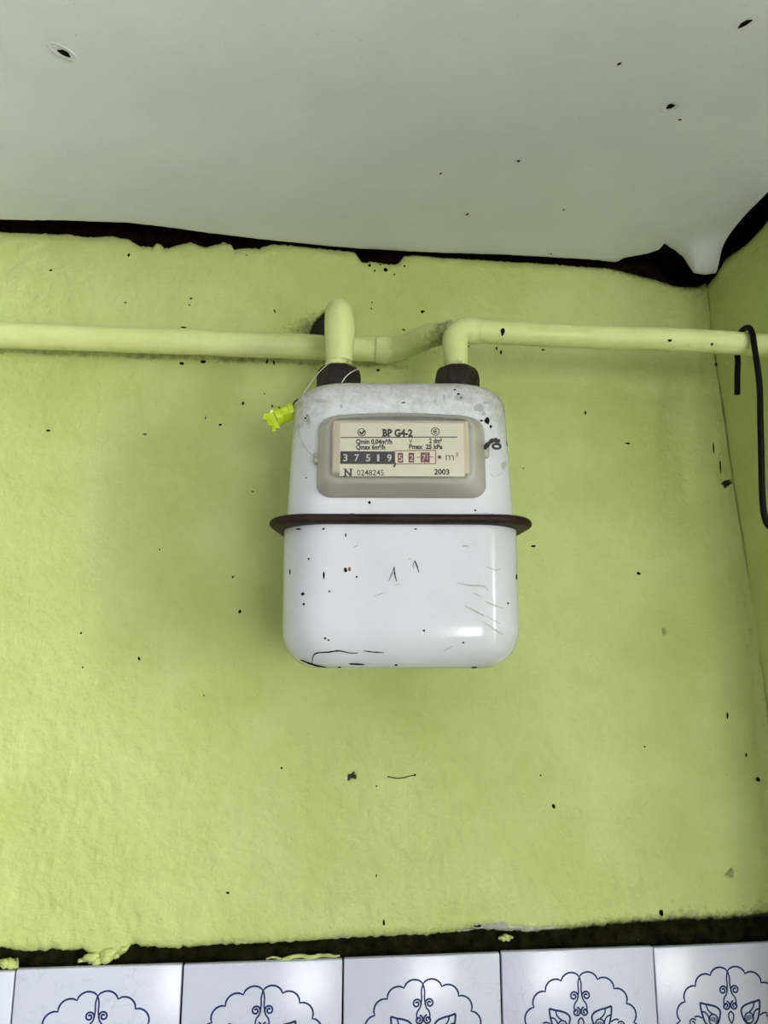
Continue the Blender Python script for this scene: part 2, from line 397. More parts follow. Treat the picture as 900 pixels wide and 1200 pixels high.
for (px, py, rx, ry) in specks:
    c = onY(px, py); n = 9; ring = []
    ph = random.random()*9
    for k in range(n):
        th = 2*math.pi*k/n; r = 1+.45*noise.noise(Vector((math.cos(th)*1.4+ph, math.sin(th)*1.4, px*.37)))
        x = c.x+rx*.00058*r*math.cos(th)+.0004*math.sin(ph)*math.sin(th); z = c.z+ry*.00058*r*math.sin(th)
        ring.append(Vector((x, surf_y(x, z)-.0005, z)))
    cc = Vector((c.x, surf_y(c.x, c.z)-.0009, c.z))
    m.add([cc]+ring, [(0, 1+k, 1+(k+1) % n) for k in range(n)])
ck = m.build('plaster_chips', M['chip'], wall_back, kind='stuff'); fix_normals(ck)
m = MB()
for (px, py, rx, ry) in [(572, 1086, 16, 3.5), (596, 1088, 18, 3), (622, 1089, 18, 2.5), (640, 1088, 12, 2), (588, 1083, 8, 2.5), (545, 1092, 10, 1.8), (400, 1099, 8, 1.5)]:
    c = onY(px, py); n = 15; ring = []
    for k in range(n):
        th = 2*math.pi*k/n; r = 1+.7*noise.noise(Vector((math.cos(th)*2.4+px, math.sin(th)*2.4, py)))
        x = c.x+rx*.00085*r*math.cos(th); z = c.z+ry*.00085*r*math.sin(th); ring.append(Vector((x, surf_y(x, z)-.0006, z)))
    m.add([Vector((c.x, surf_y(c.x, c.z)-.0008, c.z))]+ring, [(0, 1+k, 1+(k+1) % n) for k in range(n)])
bl = m.build('pale_bloom', M['bloom'], wall_back, kind='stuff'); fix_normals(bl)
# a thin dry root across the plaster under the meter
m = MB()
pts = [onY(*q) for q in [(454, 910), (459, 911), (466, 912), (474, 911), (481, 909), (487, 908)]]
m.tube(catmull([Vector((p.x, surf_y(p.x, p.z)-.0006, p.z)) for p in pts], 4), [.0012]+[.0005]*18+[.001, .0012], 6)
m.build('hairline_crack', M['chip'], wall_back)

# --- tiles below
JX = [-1.0115, -.861, -.7105, -.560, -.4090, -.2580, -.1076, .0425, .1956, .3506]
ZT = 1.7282; TS = .150; GAP = .0017
def tile_mesh(wd, ht):
    m = MB(); m.box(-wd/2, wd/2, -.0065, 0, -ht/2, ht/2, .0012); return m
def stroke(m, pts, wd=.0015, y=-.00668, closed=False):
    P = [Vector((p[0], p[1])) for p in pts]; N = len(P); L_ = []; R__ = []
    for i in range(N):
        a = P[i-1] if (i or closed) else P[i]; c = P[(i+1) % N] if (i < N-1 or closed) else P[i]
        t = (c-a).normalized() if (c-a).length else Vector((1, 0)); nrm = Vector((-t.y, t.x))*wd/2
        L_.append((P[i].x+nrm.x, y, P[i].y+nrm.y)); R__.append((P[i].x-nrm.x, y, P[i].y-nrm.y))
    f = [(i, i+1, N+i+1, N+i) for i in range(N-1)]
    if closed: f.append((N-1, 0, N, 2*N-1))
    m.add(L_+R__, f)
def spiral(cx, cy, r, turns, th0, sgn, n=22):
    return [(cx+r*(1-.8*i/n)*math.cos(th0+sgn*turns*2*math.pi*i/n), cy+r*(1-.8*i/n)*math.sin(th0+sgn*turns*2*math.pi*i/n)) for i in range(n+1)]
def c2(pts, k=7): return [(p.x, p.y) for p in catmull([(a, b_, 0) for a, b_ in pts], k)]
def ornament():
    m = MB(); u = .001
    pts = []
    for lobe in range(18):
        for i in range(8):
            t = i/8; th = math.radians(90-(lobe+t)*20)
            r = (51+4.6*math.sin(math.pi*t)**.7)*u
            pts.append((1.05*r*math.cos(th), r*math.sin(th)))
    stroke(m, pts, .0017, closed=True)
    for sx in (1, -1):
        for sy in (1, -1):
            T = lambda L: [(x*u*sx, y*u*sy) for x, y in L]
            stroke(m, T(c2([(0, 51), (1.5, 45), (1.4, 38), (2.8, 31), (5.6, 27), (6.4, 23), (5, 20)])))          # stem
            stroke(m, T(spiral(6.2, 34.0, 4.4, 1.5, math.radians(200), -1)), .0017)                                      # upper curl
            stroke(m, T(spiral(4.2, 20.0, 4.2, 1.5, math.radians(100), 1)), .0017)                                # heart curl
            leaf = c2([(11.5, 11), (11, 15.5), (14, 19), (20, 21.2), (26, 22.4), (31, 24)])
            stroke(m, T(leaf), .0019)
            stroke(m, T(c2([(31, 24), (30.6, 18), (29, 11), (27, 6), (23, 2), (18, 2.2), (13.5, 6), (11.5, 11)])), .0019)
            stroke(m, T(c2([(24.8, 22), (24, 18.2), (21.5, 15), (19, 13.4)])))
            stroke(m, T(c2([(30, 16), (26.5, 15), (24, 12.2), (23, 9)])))
            oval = [(18.6+4.6*math.cos(a/14*2*math.pi), 8.2+4.8*math.sin(a/14*2*math.pi)) for a in range(14)]
            stroke(m, T(oval), closed=True)
            for q in range(5):                                                                                    # hatching inside the bud
                xx = 15.6+q*1.5
                stroke(m, T([(xx, 5.2+.5*q), (xx+.5, 11-.4*abs(q-2))]), .001)
            stroke(m, T(spiral(40, 6.5, 4, 1.3, math.radians(150), -1)))
            stroke(m, T(c2([(30, 10), (34, 12), (38, 11.5)])))
            stroke(m, T(c2([(0, 15), (2.5, 12), (2.2, 8), (0, 4)])))
    return m
orn = None
for row in range(2):
    for c in range(len(JX)):
        x0 = JX[c]+GAP/2; x1 = (JX[c+1] if c+1 < len(JX) else xc(1.66)-.0005)-GAP/2
        wd = x1-x0; z1 = ZT-row*(TS+.0017)+[.0004, -.0003, .0006, .0009, 0, .001, -.0006, -.0002, .0006, -.0004][c]
        t = tile_mesh(wd, TS).build('tile', M['tile'], wall_back)
        t.location = ((x0+x1)/2, .0015+.0007*math.sin(c*2.3+row), z1-TS/2)
        t.rotation_euler = (.004*math.sin(c*1.7), math.radians([.2, -.1, .15, 0, .2, .25, .1, -.05, .1, -.3][c]), .003*math.cos(c*2.9))
        smooth_by_angle(t, 40)
        if orn is None:
            orn = ornament().build('ornament', M['blue_line'], t)
        else:
            o2 = orn.copy(); COL.objects.link(o2); o2.parent = t
        kid = t.children[0]
        if c == len(JX)-1: kid.location.x = -wd/2+.0748     # the print keeps its distance from the left edge of the cut tile
# plain dado below the tiles that show
b = MB(); b.box(XL, .49, .002, .018, 0, ZT-2*(TS+.0017)-.001); b.box(XL, JX[0], .002, .018, ZT-2*(TS+.0017)-.001, ZT-.002)
b.build('whitewashed_dado', M['white_wall'], wall_back)

# --- right wall: plaster skin near the corner, then a wall with a window
rt_px = [(842, 321), (850, 303), (858, 297), (870, 288), (880, 276), (888, 266), (900, 250), (930, 215)]
RT_ = sorted([(p.y, p.z) for p in (onX(*q, .474) for q in rt_px)])
RT_ = [(-.6, 2.466), (-.3, 2.462)]+[q for q in RT_ if q[0] > -.25]+[(0.02, 2.445)]
ys = list(np.arange(0.012, -.1801, -.004))
verts = []; faces = []; grime_shade = []; nzr = 200
for i, y in enumerate(ys):
    zt = float(interp(y, RT_))+.0014*fbm(y*160, 1, 2); zb = 1.2
    col = []
    for k in range(nzr+1):
        z = zb+(zt-zb)*k/nzr
        x = xc(z)+.08*max(0.0, min(.15, -y))+.0016*fbm(y*8, z*8, 4.4)+.0008*fbm(y*30, z*30, 4.4)
        if zt-z < .012: x += .004*(1-(zt-z)/.012)**2
        col.append((x, y, z))
        grime_shade.append(.35*math.exp(-(zt-z)/.006)+.15*math.exp(-abs(y)/.012))
    verts += col+[(col[-1][0]+.05, y, col[-1][2])]
    grime_shade.append(.9)
Rr = nzr+2
for i in range(len(ys)-1):
    for k in range(Rr-1): faces.append((i*Rr+k, (i+1)*Rr+k, (i+1)*Rr+k+1, i*Rr+k+1))
wall_right = mesh_obj('wall_right', verts, faces, M['lime'], smooth=True, kind='structure')
wall_right['label'] = 'shaded lime green side wall meeting the back wall'
at = wall_right.data.attributes.new('grime_shade', 'FLOAT', 'POINT'); at.data.foreach_set('value', grime_shade)
WY0, WY1, WZ0, WZ1 = -2.90, -1.40, .92, 2.42
b = MB(); b.box(.52, .60, -.17, .02, 0, 2.7); b.build('bare_masonry', M['earth'], wall_right)
XR = 1.45                                   # beyond the short return wall the room widens to its window wall
b = MB(); b.box(.512, .52, -.178, .0, 0, 1.2); b.box(.478, .62, -.20, -.178, 0, ZC); b.box(.60, .62, -.178, 0, 0, ZC)
b.box(XR, XR+.14, WY1, .1, 0, ZC); b.box(XR, XR+.14, WY0, WY1, 0, WZ0); b.box(XR, XR+.14, WY0, WY1, WZ1, ZC); b.box(XR, XR+.14, YF-.1, WY0, 0, ZC)
b.box(.62, XR, 0, .1, 0, ZC)
b.build('plastered_wall', M['lime'], wall_right)
def window(name, xyz, along, ww, hh, normal_axis):
    e = empty(name, xyz); e['kind'] = 'structure'
    m = MB(); f = .05
    def bx(a0, a1, z0, z1, th=.03):
        if along == 'y': m.box(-th, th, a0, a1, z0, z1, .004)
        else: m.box(a0, a1, -th, th, z0, z1, .004)
    bx(-ww/2, ww/2, 0, f); bx(-ww/2, ww/2, hh-f, hh); bx(-ww/2, -ww/2+f, f, hh-f); bx(ww/2-f, ww/2, f, hh-f); bx(-.03, .03, f, hh-f)
    m.build('window_frame', M['white_wall'], e)
    for s in (-1, 1):
        m = MB(); a0, a1 = (.03, ww/2-f) if s > 0 else (-ww/2+f, -.03)
        if along == 'y': m.box(-.003, .003, a0, a1, f, hh-f)
        else: m.box(a0, a1, -.003, .003, f, hh-f)
        m.build('pane', M['glass'], e)
    return e
window('window_1', (XR+.08, (WY0+WY1)/2, WZ0), 'y', WY1-WY0, WZ1-WZ0, 0)
b = MB(); b.box(XL-.1, XL, YF-.1, .02, 0, ZC); o = b.build('wall_left', M['dull_wall'], kind='structure')
b = MB(); VX0, VX1, VZ0, VZ1 = .36, 1.36, .88, 2.02
b.box(XL, VX0, YF-.1, YF, 0, ZC); b.box(VX1, XR, YF-.1, YF, 0, ZC); b.box(VX0, VX1, YF-.1, YF, 0, VZ0); b.box(VX0, VX1, YF-.1, YF, VZ1, ZC)
b.build('wall_front', M['dull_wall'], kind='structure')
window('fill_window', ((VX0+VX1)/2, YF-.05, VZ0), 'x', VX1-VX0, VZ1-VZ0, 1)  # unseen window, added to carry the frontal fill light
b = MB(); b.box(XL-.1, XR+.14, YF-.1, .1, -.1, 0); b.build('floor', M['floor'], kind='structure')

# --- ceiling board, cut short of the walls, its corner sagging
edge = []
for q in [(-500, 262), (0, 258.5), (75, 259.5), (150, 262), (200, 268), (250, 275), (300, 281), (360, 287), (420, 292), (480, 295), (520, 297), (580, 299), (640, 302), (700, 306), (722, 308.5), (732, 303), (760, 298), (774, 293), (781, 286)]:
    edge.append(onZ(*q, ZC))
edge += [onY(790, 293, -.040), onY(800, 301, -.034), (onY(807, 312, -.03)), onY(813, 321, -.028), onY(826, 323, -.028), onY(838, 321.5, -.030)]
E0 = [Vector((XL, -.02, ZC))]+edge
EXS = [p.x for p in E0]; EYS = [p.y for p in E0]; EZS = [p.z for p in E0]
sx_end = E0[-1].x
side = [(p.y, p.x) for p in (onZ(*q, ZC) for q in [(845, 285), (850, 279), (858, 270), (868, 258), (880, 245), (900, 225), (930, 190)])]
side = sorted(side+[(-.032, sx_end), (-.5, .470), (-3.8, .477)])
us = list(np.linspace(XL, -.62, 14)[:-1])+list(np.arange(-.62, .28, .006))+list(np.arange(.28, sx_end, .002))+[sx_end]
dv = list(np.arange(0, .03, .002))+list(np.arange(.03, .62, .006))+list(np.linspace(.62, -YF, 14))
verts = []; faces = []; grime_shade = []
holes = [(onZ(73, 60, ZC), 38, .0085, .0042), (onZ(870, 29, ZC), -52, .009, .0035), (onZ(784, 125, ZC), -40, .006, .0045), (onZ(607, 188, ZC), 0, .0035, .003), (onZ(725, 75, ZC), -60, .004, .0022),
         (onZ(547, 251, ZC), -70, .005, .0025), (onZ(660, 246, ZC), -30, .003, .002), (onZ(645, 297, ZC), 20, .004, .002), (onZ(516, 203, ZC), -70, .004, .0018), (onZ(796, 140, ZC), 10, .004, .002)]
for u_ in us:
    ye = float(np.interp(u_, EXS, EYS)); ze = float(np.interp(u_, EXS, EZS))
    ye += .0008*fbm(u_*150, 0, 3)
    for v_ in dv:
        y = ye+(YF-ye)*(v_/(-YF))
        k = sm(.30, sx_end, u_)
        xe = float(interp(y, side))
        x = u_+(xe-sx_end)*k if u_ > .30 else u_
        dz = (ze-ZC)*math.exp(-(v_/.028)**2)
        z = ZC+dz+.0012*fbm(x*4, y*4, 7)+.0003*fbm(x*30, y*30, 7)
        if v_ < .01: z += .0012*(1-v_/.01)**2                          # rounded lip
        verts.append((x, y, z)); grime_shade.append(.12*math.exp(-v_/.004))
nv = len(dv)
for i in range(len(us)-1):
    for k in range(nv-1): faces.append((i*nv+k, i*nv+k+1, (i+1)*nv+k+1, (i+1)*nv+k))
nb = len(verts)                                                        # thickness of the board along its free edges
for i in range(len(us)):
    p = verts[i*nv]; verts.append((p[0], p[1]+.0005, p[2]+.007)); grime_shade.append(.3)
for i in range(len(us)-1): faces.append((i*nv, (i+1)*nv, nb+i+1, nb+i))
nb2 = len(verts); base = (len(us)-1)*nv
for k in range(nv):
    p = verts[base+k]; verts.append((p[0]+.0005, p[1], p[2]+.007)); grime_shade.append(.3)
for k in range(nv-1): faces.append((base+k, base+k+1, nb2+k+1, nb2+k))
ceiling = mesh_obj('ceiling', verts, faces, M['ceil'], smooth=True, kind='structure')
ceiling['label'] = 'grey white ceiling board with nail holes and a torn sagging corner'
at = ceiling.data.attributes.new('grime_shade', 'FLOAT', 'POINT'); at.data.foreach_set('value', grime_shade)
b = MB(); b.box(XL-.1, XR+.14, YF-.1, .1, ZC+.10, ZC+.16); b.build('upper_slab', M['earth'], ceiling)
b = MB(); b.box(.478, XR, YF, -.202, ZC, ZC+.01); b.box(.622, XR, -.202, 0, ZC, ZC+.01); b.build('ceiling_board', M['ceil'], ceiling)
for hi, (c, ang, rl, rw) in enumerate(holes):
    if hi < 3: rl, rw = rl*1.3, rw*1.35
    # torn rim of paint round a dark sunken nail
    a = math.radians(ang); ca, sa = math.cos(a), math.sin(a)
    zc_ = ZC+.0012*fbm(c.x*4, c.y*4, 7)+.0003*fbm(c.x*30, c.y*30, 7)
    n = 18; rim = MB(); V = []
    for ring, (f_, dz) in enumerate([(1.25, .0004), (1.0, -.0005), (.85, -.0002)]):
        for k in range(n):
            th = 2*math.pi*k/n; rr = f_*(1+.18*fbm(math.cos(th)*2+c.x*50, math.sin(th)*2, ring))
            lx, ly = rl*rr*math.cos(th), rw*rr*math.sin(th)
            V.append((c.x+lx*ca-ly*sa, c.y+lx*sa+ly*ca, zc_+dz))
    rim.add(V, [(r*n+k, r*n+(k+1) % n, (r+1)*n+(k+1) % n, (r+1)*n+k) for r in range(2) for k in range(n)])
    rm = rim.build('nail_hole', M['ceil'], ceiling, True)
    pit = MB(); V = [(c.x, c.y, zc_-.0003)]
    for k in range(n):
        th = 2*math.pi*k/n; lx, ly = rl*.7*(.62+.14*math.sin(3*th))*math.cos(th)+rl*.15, rw*.5*math.sin(th)
        V.append((c.x+lx*ca-ly*sa, c.y+lx*sa+ly*ca, zc_-.0003))
    pit.add(V, [(0, 1+k, 1+(k+1) % n) for k in range(n)]); pit.build('nail_head', M['chip'], rm)

# ------------------------------------------------------------------ gas meter
MR = math.radians(-5.0)
meter = empty('gas_meter', (.083, -.122, 2.0), MR)
tag(meter, 'white enamelled gas meter with rusty brown flange hanging from pipes on green wall', 'gas meter')

def rrect(hw, hd, r, n=10):
    pts = []
    for cx, cy, a0 in ((hw-r, hd-r, 0), (-hw+r, hd-r, 90), (-hw+r, -hd+r, 180), (hw-r, -hd+r, 270)):
        for i in range(n+1):
            a = math.radians(a0+90*i/n); pts.append((cx+r*math.cos(a), cy+r*math.sin(a)))
    return pts
def loft(levels, n=10):
    v = []; f = []; m_ = 4*(n+1)
    for (z, hw, hd, r) in levels:
        v += [(x*(1-1.1*max(0.0, y+.06)), y, z) for x, y in rrect(hw, hd, r, n)]   # shells narrow towards the back
    for i in range(len(levels)-1):
        for k in range(m_): f.append((i*m_+k, i*m_+(k+1) % m_, (i+1)*m_+(k+1) % m_, (i+1)*m_+k))
    f.append(tuple(range(m_-1, -1, -1))); f.append(tuple((len(levels)-1)*m_+k for k in range(m_)))
    return v, f
ZF0, ZF1 = .1140, .1215
# lower case: deep drawn pan with a large bottom radius
lv = []
rb = .030
for i in range(9):
    a = math.radians(90*i/8); ins = rb*(1-math.sin(a))
    lv.append((rb*(1-math.cos(a)) if i else 0.0, .1000-ins*.9, .0815-ins*.9, max(.042-ins*.35, .014)))
lv += [(z, .1000+.0008*(z-.03)/.08,   .0815, .042) for z in np.linspace(.036, ZF0, 8)]
m = MB(); m.add(*loft(lv)); lower = m.build('lower_case', M['white_enamel'], meter); smooth_by_angle(lower, 50)
lower['label'] = 'white lower case of the meter, scratched and chipped'
# upper case
uv = []
ZTOP = .2420; rtp = .021
for z in np.linspace(ZF1, ZTOP-rtp, 9):
    t = (z-ZF1)/(ZTOP-rtp-ZF1); uv.append((z, .0985-.0035*t, .0810-.003*t, .040))
for i in range(1, 9):
    a = math.radians(90*i/8); ins = rtp*(1-math.cos(a))
    uv.append((ZTOP-rtp+rtp*math.sin(a), .095-ins, .078-ins, .040-ins*.4))
m = MB(); m.add(*loft(uv)); upper = m.build('upper_case', M['dusty_enamel'], meter); smooth_by_angle(upper, 50)
at = upper.data.attributes.new('grime_shade', 'FLOAT', 'POINT'); at.data.foreach_set('value', [.55*sm(.165, .245, v.co.z)+.25*sm(.07, .095, abs(v.co.x))*sm(.13, .2, v.co.z) for v in upper.data.vertices])   # dust settled near the top
# flange: rolled rusty rim
fl = []
for dz, ins in [(0, .004), (.0008, .0018), (.002, .0006), (.004, 0), (.006, .0006), (.0072, .0020), (.0078, .0045)]:
    fl.append((ZF0+dz-.0003, .1100-ins, .0905-ins, .034-ins))
m = MB(); m.add(*loft(fl)); flange = m.build('flange', M['rust'], meter); smooth_by_angle(flange, 60)
flange['label'] = 'dark brown rusty clamping rim round the meter'
# union nuts and their threaded stubs
NX = .0560
for s in (-1, 1):
    m = MB()
    m.lathe([(.0165, ZTOP-.002), (.0205, ZTOP+.0005), (.0222, ZTOP+.003), (.0225, ZTOP+.026), (.0212, ZTOP+.0325), (.0185, ZTOP+.0365), (.0150, ZTOP+.038), (.0125, ZTOP+.0385)], 8, (s*NX, 0, 0))
    nut = m.build('union_nut', M['nut_rust'], meter); smooth_by_angle(nut, 30)
    nut['label'] = 'blackened rusty union nut'
    bev = nut.modifiers.new('bevel', 'BEVEL'); bev.width = .0012; bev.segments = 2; bev.limit_method = 'ANGLE'

# display cover: arched, drafted box of yellowed clear plastic
FY = -.0795
def cover_ring(hw, z0, z1, y, r, arch, cx, n=8, cz=0):
    pts = []
    for bx_, bz, a0 in ((hw-r, z1-r, 0), (-hw+r, z1-r, 90), (-hw+r, z0+r*.8, 180), (hw-r, z0+r*.8, 270)):
        rz = r if a0 in (0, 90) else r*.8
        for i in range(n+1):
            a = math.radians(a0+90*i/n); px_, pz_ = bx_+r*math.cos(a), bz+rz*math.sin(a)
            if pz_ > (z0+z1)/2: pz_ += arch*(1-(px_/hw)**2)
            pts.append((cx+px_, y, pz_))
        if a0 == 0:
            for i in range(1, 10):
                px_ = (hw-r)*(1-2*i/10); pts.append((cx+px_, y, z1+arch*(1-(px_/hw)**2)))
        if a0 == 180:
            for i in range(1, 10): pts.append((cx-(hw-r)*(1-2*i/10), y, z0))
    return pts
rings = [cover_ring(.0688, .1358, .2035, FY+.001, .0125, .0035, 0), cover_ring(.0688, .1358, .2035, FY-.003, .0125, .0035, 0),
         cover_ring(.0680, .1368, .2028, FY-.005, .0125, .0035, 0), cover_ring(.0605, .1420, .1985, FY-.0215, .011, .003, -.0012),
         cover_ring(.0585, .1443, .1965, FY-.0245, .009, .003, -.0014), cover_ring(.0565, .1462, .1948, FY-.0255, .008, .0025, -.0014)]
m = MB(); k_ = len(rings[0]); m.v = [Vector(p) for r in rings for p in r]
m.f = [(i*k_+j, i*k_+(j+1) % k_, (i+1)*k_+(j+1) % k_, (i+1)*k_+j) for i in range(len(rings)-1) for j in range(k_)]
cover = m.build('display_cover', M['cover'], meter); fix_normals(cover); smooth_by_angle(cover, 45)
cover['label'] = 'yellowed clear plastic cover over the counter'
fr_ = cover_ring(.0563, .1464, .1946, FY-.0253, .008, .0025, -.0014)
m = MB(); m.v = [Vector(p) for p in fr_]; m.f = [tuple(range(len(fr_)))]
pane = m.build('front_pane', M['pane'], cover); fix_normals(pane)
sol = pane.modifiers.new('thickness', 'SOLIDIFY'); sol.thickness = .0004
# dial card on a block behind the pane
PY = FY-.0222
m = MB(); m.box(-.0560, .0535, PY+.0006, FY+.001, .1512, .1955, .002); blk = m.build('counter_housing', M['plate2'], meter)
m = MB(); m.box(-.0500, .0492, PY, PY+.0010, .1487, .1926, .0002); plate = m.build('dial_card', M['plate'], meter)
plate['label'] = 'cream printed dial card with counter digits'
def uvp(px, py): return ((px-472)*.000686, .1706-(py-526)*.000702)
def flat(name, quads, mat, lift, parent=None):
    m = MB()
    for (x0, z0, x1, z1) in quads:
        m.add([(x0, PY-lift, z0), (x1, PY-lift, z0), (x1, PY-lift, z1), (x0, PY-lift, z1)], [(0, 1, 2, 3)])
    return m.build(name, mat, parent or plate)
def pq(px0, py0, px1, py1):
    a = uvp(px0, py1); c = uvp(px1, py0); return (a[0], a[1], c[0], c[1])
def text(body, px, py, cap_px, mat, bold=0.0, width_px=None, name='lettering', lift=.0002, serif=None, parent=None):
    """py is the baseline, px the left edge"""
    cu = bpy.data.curves.new(name, 'FONT'); cu.body = body; cu.size = 1.0; cu.offset = bold; cu.resolution_u = 3
    o = bpy.data.objects.new(name, cu); COL.objects.link(o)
    dg = bpy.context.evaluated_depsgraph_get(); me = bpy.data.meshes.new_from_object(o.evaluated_get(dg))
    bpy.data.objects.remove(o); bpy.data.curves.remove(cu)
    co = np.zeros(len(me.vertices)*3); me.vertices.foreach_get('co', co); co = co.reshape(-1, 3)
    x0, x1 = co[:, 0].min(), co[:, 0].max()
    cap = .729
    u0 = uvp(px, py); sz = cap_px*.000702/cap; sxx = (width_px*.000686/(x1-x0)) if width_px else sz*.98
    new = np.stack([u0[0]+(co[:, 0]-x0)*sxx, np.full(len(co), PY-lift), u0[1]+co[:, 1]*sz], 1)
    me.vertices.foreach_set('co', new.ravel()); me.update()
    o = bpy.data.objects.new(name, me); COL.objects.link(o); me.materials.clear(); me.materials.append(mat); o.parent = parent or plate
    return o
def seglines(segs, wpx, mat, name, lift=.0002):
    """thick strokes given in card pixels"""
    m = MB()
    for (a, c) in segs:
        A = Vector(uvp(*a)); Cc = Vector(uvp(*c)); t = (Cc-A).normalized(); n = Vector((-t.y, t.x))*wpx*.00035
        m.add([(p.x, PY-lift, p.y) for p in (A+n, A-n, Cc-n, Cc+n)], [(0, 1, 2, 3)])
    return m.build(name, mat, plate)
def circ(px, py, r, n=20, a0=0, a1=360): return [(px+r*math.cos(math.radians(a0+(a1-a0)*i/n)), py+r*math.sin(math.radians(a0+(a1-a0)*i/n))) for i in range(n+1)]
def polyseg(P): return list(zip(P[:-1], P[1:]))
I = M['ink']
text('BP G4-2', 449, 510.5, 8.6, I, .045, 35)
seglines([((447.6, 502.2), (451, 502.2)), ((447.6, 510.2), (451, 510.2)), ((455.2, 502.2), (458, 502.2)), ((455.2, 510.2), (458.4, 510.2))], .9, I, 'serifs')
seglines([((400, 512.2), (536, 511.0))], 1.1, I, 'rule_line')
text('Qmin 0,04m³/h', 418, 519.5, 5.6, I, .042, 42)
text('Qmax 6m³/h', 418, 526.0, 5.6, I, .042, 34)
text('V', 479.5, 518.8, 5.4, I, .02, 4)
text('2 dm³', 503, 518.2, 5.6, I, .042, 15)
text('Pmax  25 kPa', 479.5, 525.2, 5.6, I, .042, 39)
text('N', 405, 557.2, 8.2, I, .035, 8.4)
seglines([((404, 549.0), (407.5, 549.0)), ((404, 557.0), (408, 557.0)), ((410.5, 549.0), (414.5, 549.0))], .9, I, 'serifs')
text('0248245', 419.5, 556.4, 6.8, I, .008, 31)
text('2003', 508.5, 555.0, 6.4, I, .03, 17.5)
seglines(polyseg(circ(424.5, 506.0, 4.4))+[((422, 504.5), (424.5, 508.4)), ((424.5, 508.4), (428.2, 503))], 1.0, I, 'check_emblem')
seglines([((422, 505), (424.5, 508.4)), ((424.5, 508.4), (427.5, 504))], 2.0, I, 'check_mark')
seglines(polyseg(circ(510.4, 504.6, 4.6))+polyseg(circ(510.8, 504.6, 2.4, 14, 50, 310)), 1.0, I, 'ring_emblem')
seglines([((508.8, 504.6), (512.4, 504.6))], 1.5, I, 'ring_bar')
# counter: black drums with white figures, then the framed red decimals
flat('black_drum_strip', [pq(400, 528.4, 463, 543.2)], I, .00025)
for d, px in zip('37519', (403.3, 416.5, 429.6, 442.6, 454.2)):
    text(d, px, 540.0, 8.4, M['digit'], .012, 5.2 if d != '1' else 2.6, 'drum_digit', .0006)
seglines([((463, 527.6), (510.5, 526.8)), ((510.5, 526.8), (510.5, 542.4)), ((510.5, 542.4), (463, 543.2)), ((463, 527.6), (463, 543.2))], .9, M['red_ink'], 'decimal_frame')
flat('red_drum', [pq(466.5, 530.0, 472.8, 541.5)], M['red_ink'], .00025)
flat('red_drum', [pq(479.0, 529.8, 485.4, 541.2)], M['red_ink'], .00025)
flat('red_drum', [pq(493.0, 529.4, 503.6, 541.0)], M['red_ink'], .00025)
text('5', 467.3, 539.8, 7.6, M['digit'], .0, 4.6, 'drum_digit', .0006)
text('2', 480.0, 539.6, 7.6, M['digit'], .0, 4.6, 'drum_digit', .0006)
text('7', 494.4, 539.6, 7.6, M['digit'], .0, 4.6, 'drum_digit', .0006)
seglines([((488.5, 535.2), (492.6, 535.1)), ((504, 534.8), (507.8, 534.7))], 1.0, M['red_ink'], 'dash')
seglines([((499.6, 531), (500.6, 531)), ((500, 533), (501.4, 533)), ((500, 535), (501.2, 535)), ((499.8, 537), (501.4, 537))], .9, M['digit'], 'drum_graduation', .0006)
seglines([((463.3, 541.5), (463.0, 545.5)), ((463.0, 545.5), (461.6, 546.6))], 2.0, I, 'decimal_comma', .0006)
m = MB(); c0 = uvp(515, 534.8)
m.add([(c0[0]+.0015*math.cos(i*.4488), PY-.0002, c0[1]+.0015*math.sin(i*.4488)) for i in range(14)], [tuple(range(14))]); m.build('brown_dot', M['brown_dot'], plate)
text('m³', 522, 538.6, 10.0, M['brown_dot'], -.004, 14.5)
seglines([((400, 558), (407, 558))], .8, I, 'rule_line')

# lugs at both sides of the cover with their sealing wires
m = MB(); m.box(-.0722, -.0672, FY-.0045, FY+.002, .1640, .1735, .001); m.lathe([(.0012, -.0001), (.0012, .0002)], 8, (-.070, FY-.0052, .169))
lug = m.build('cover_lug', M['cover'], meter)
m = MB(); m.box(.0672, .0722, FY-.0045, FY+.002, .1700, .1800, .001); m.build('cover_lug', M['cover'], meter)
m = MB()
lugp = Vector((-.0702, FY-.0055, .1690))
loopl = catmull([lugp, lugp+Vector((-.006, -.002, .004)), lugp+Vector((-.012, -.0005, .014)), lugp+Vector((-.0155, .0015, .026)), lugp+Vector((-.017, .004, .034))], 6)
m.tube(loopl, .00035, 6); m.build('sealing_wire', M['smudge'], meter, True)
m = MB()
c0 = Vector((.0745, FY-.006, .1805))
m.tube(catmull([c0+Vector((-.007, .002, -.004)), c0+Vector((-.002, -.002, .001)), c0+Vector((.002, -.002, .0025)), c0+Vector((.005, 0, .0022))], 5), [.0014, .0016, .0019, .0022]*4, 8)
m.tube([c0+Vector((.0032*math.cos(t)+.003, -.003, -.003+.002*math.sin(t))) for t in np.linspace(0, 6.28, 14)], .0011, 6, cap=False)
m.build('lead_seal', M['lead'], meter, True)
m = MB()
m.tube(catmull([c0+Vector((.006, -.001, -.004)), c0+Vector((.011, .001, -.014)), c0+Vector((.008, 0, -.024)), c0+Vector((.001, 0, -.028)), c0+Vector((-.002, 0, -.025))], 6), .00035, 6)
m.build('sealing_wire', M['steel_wire'], meter, True)

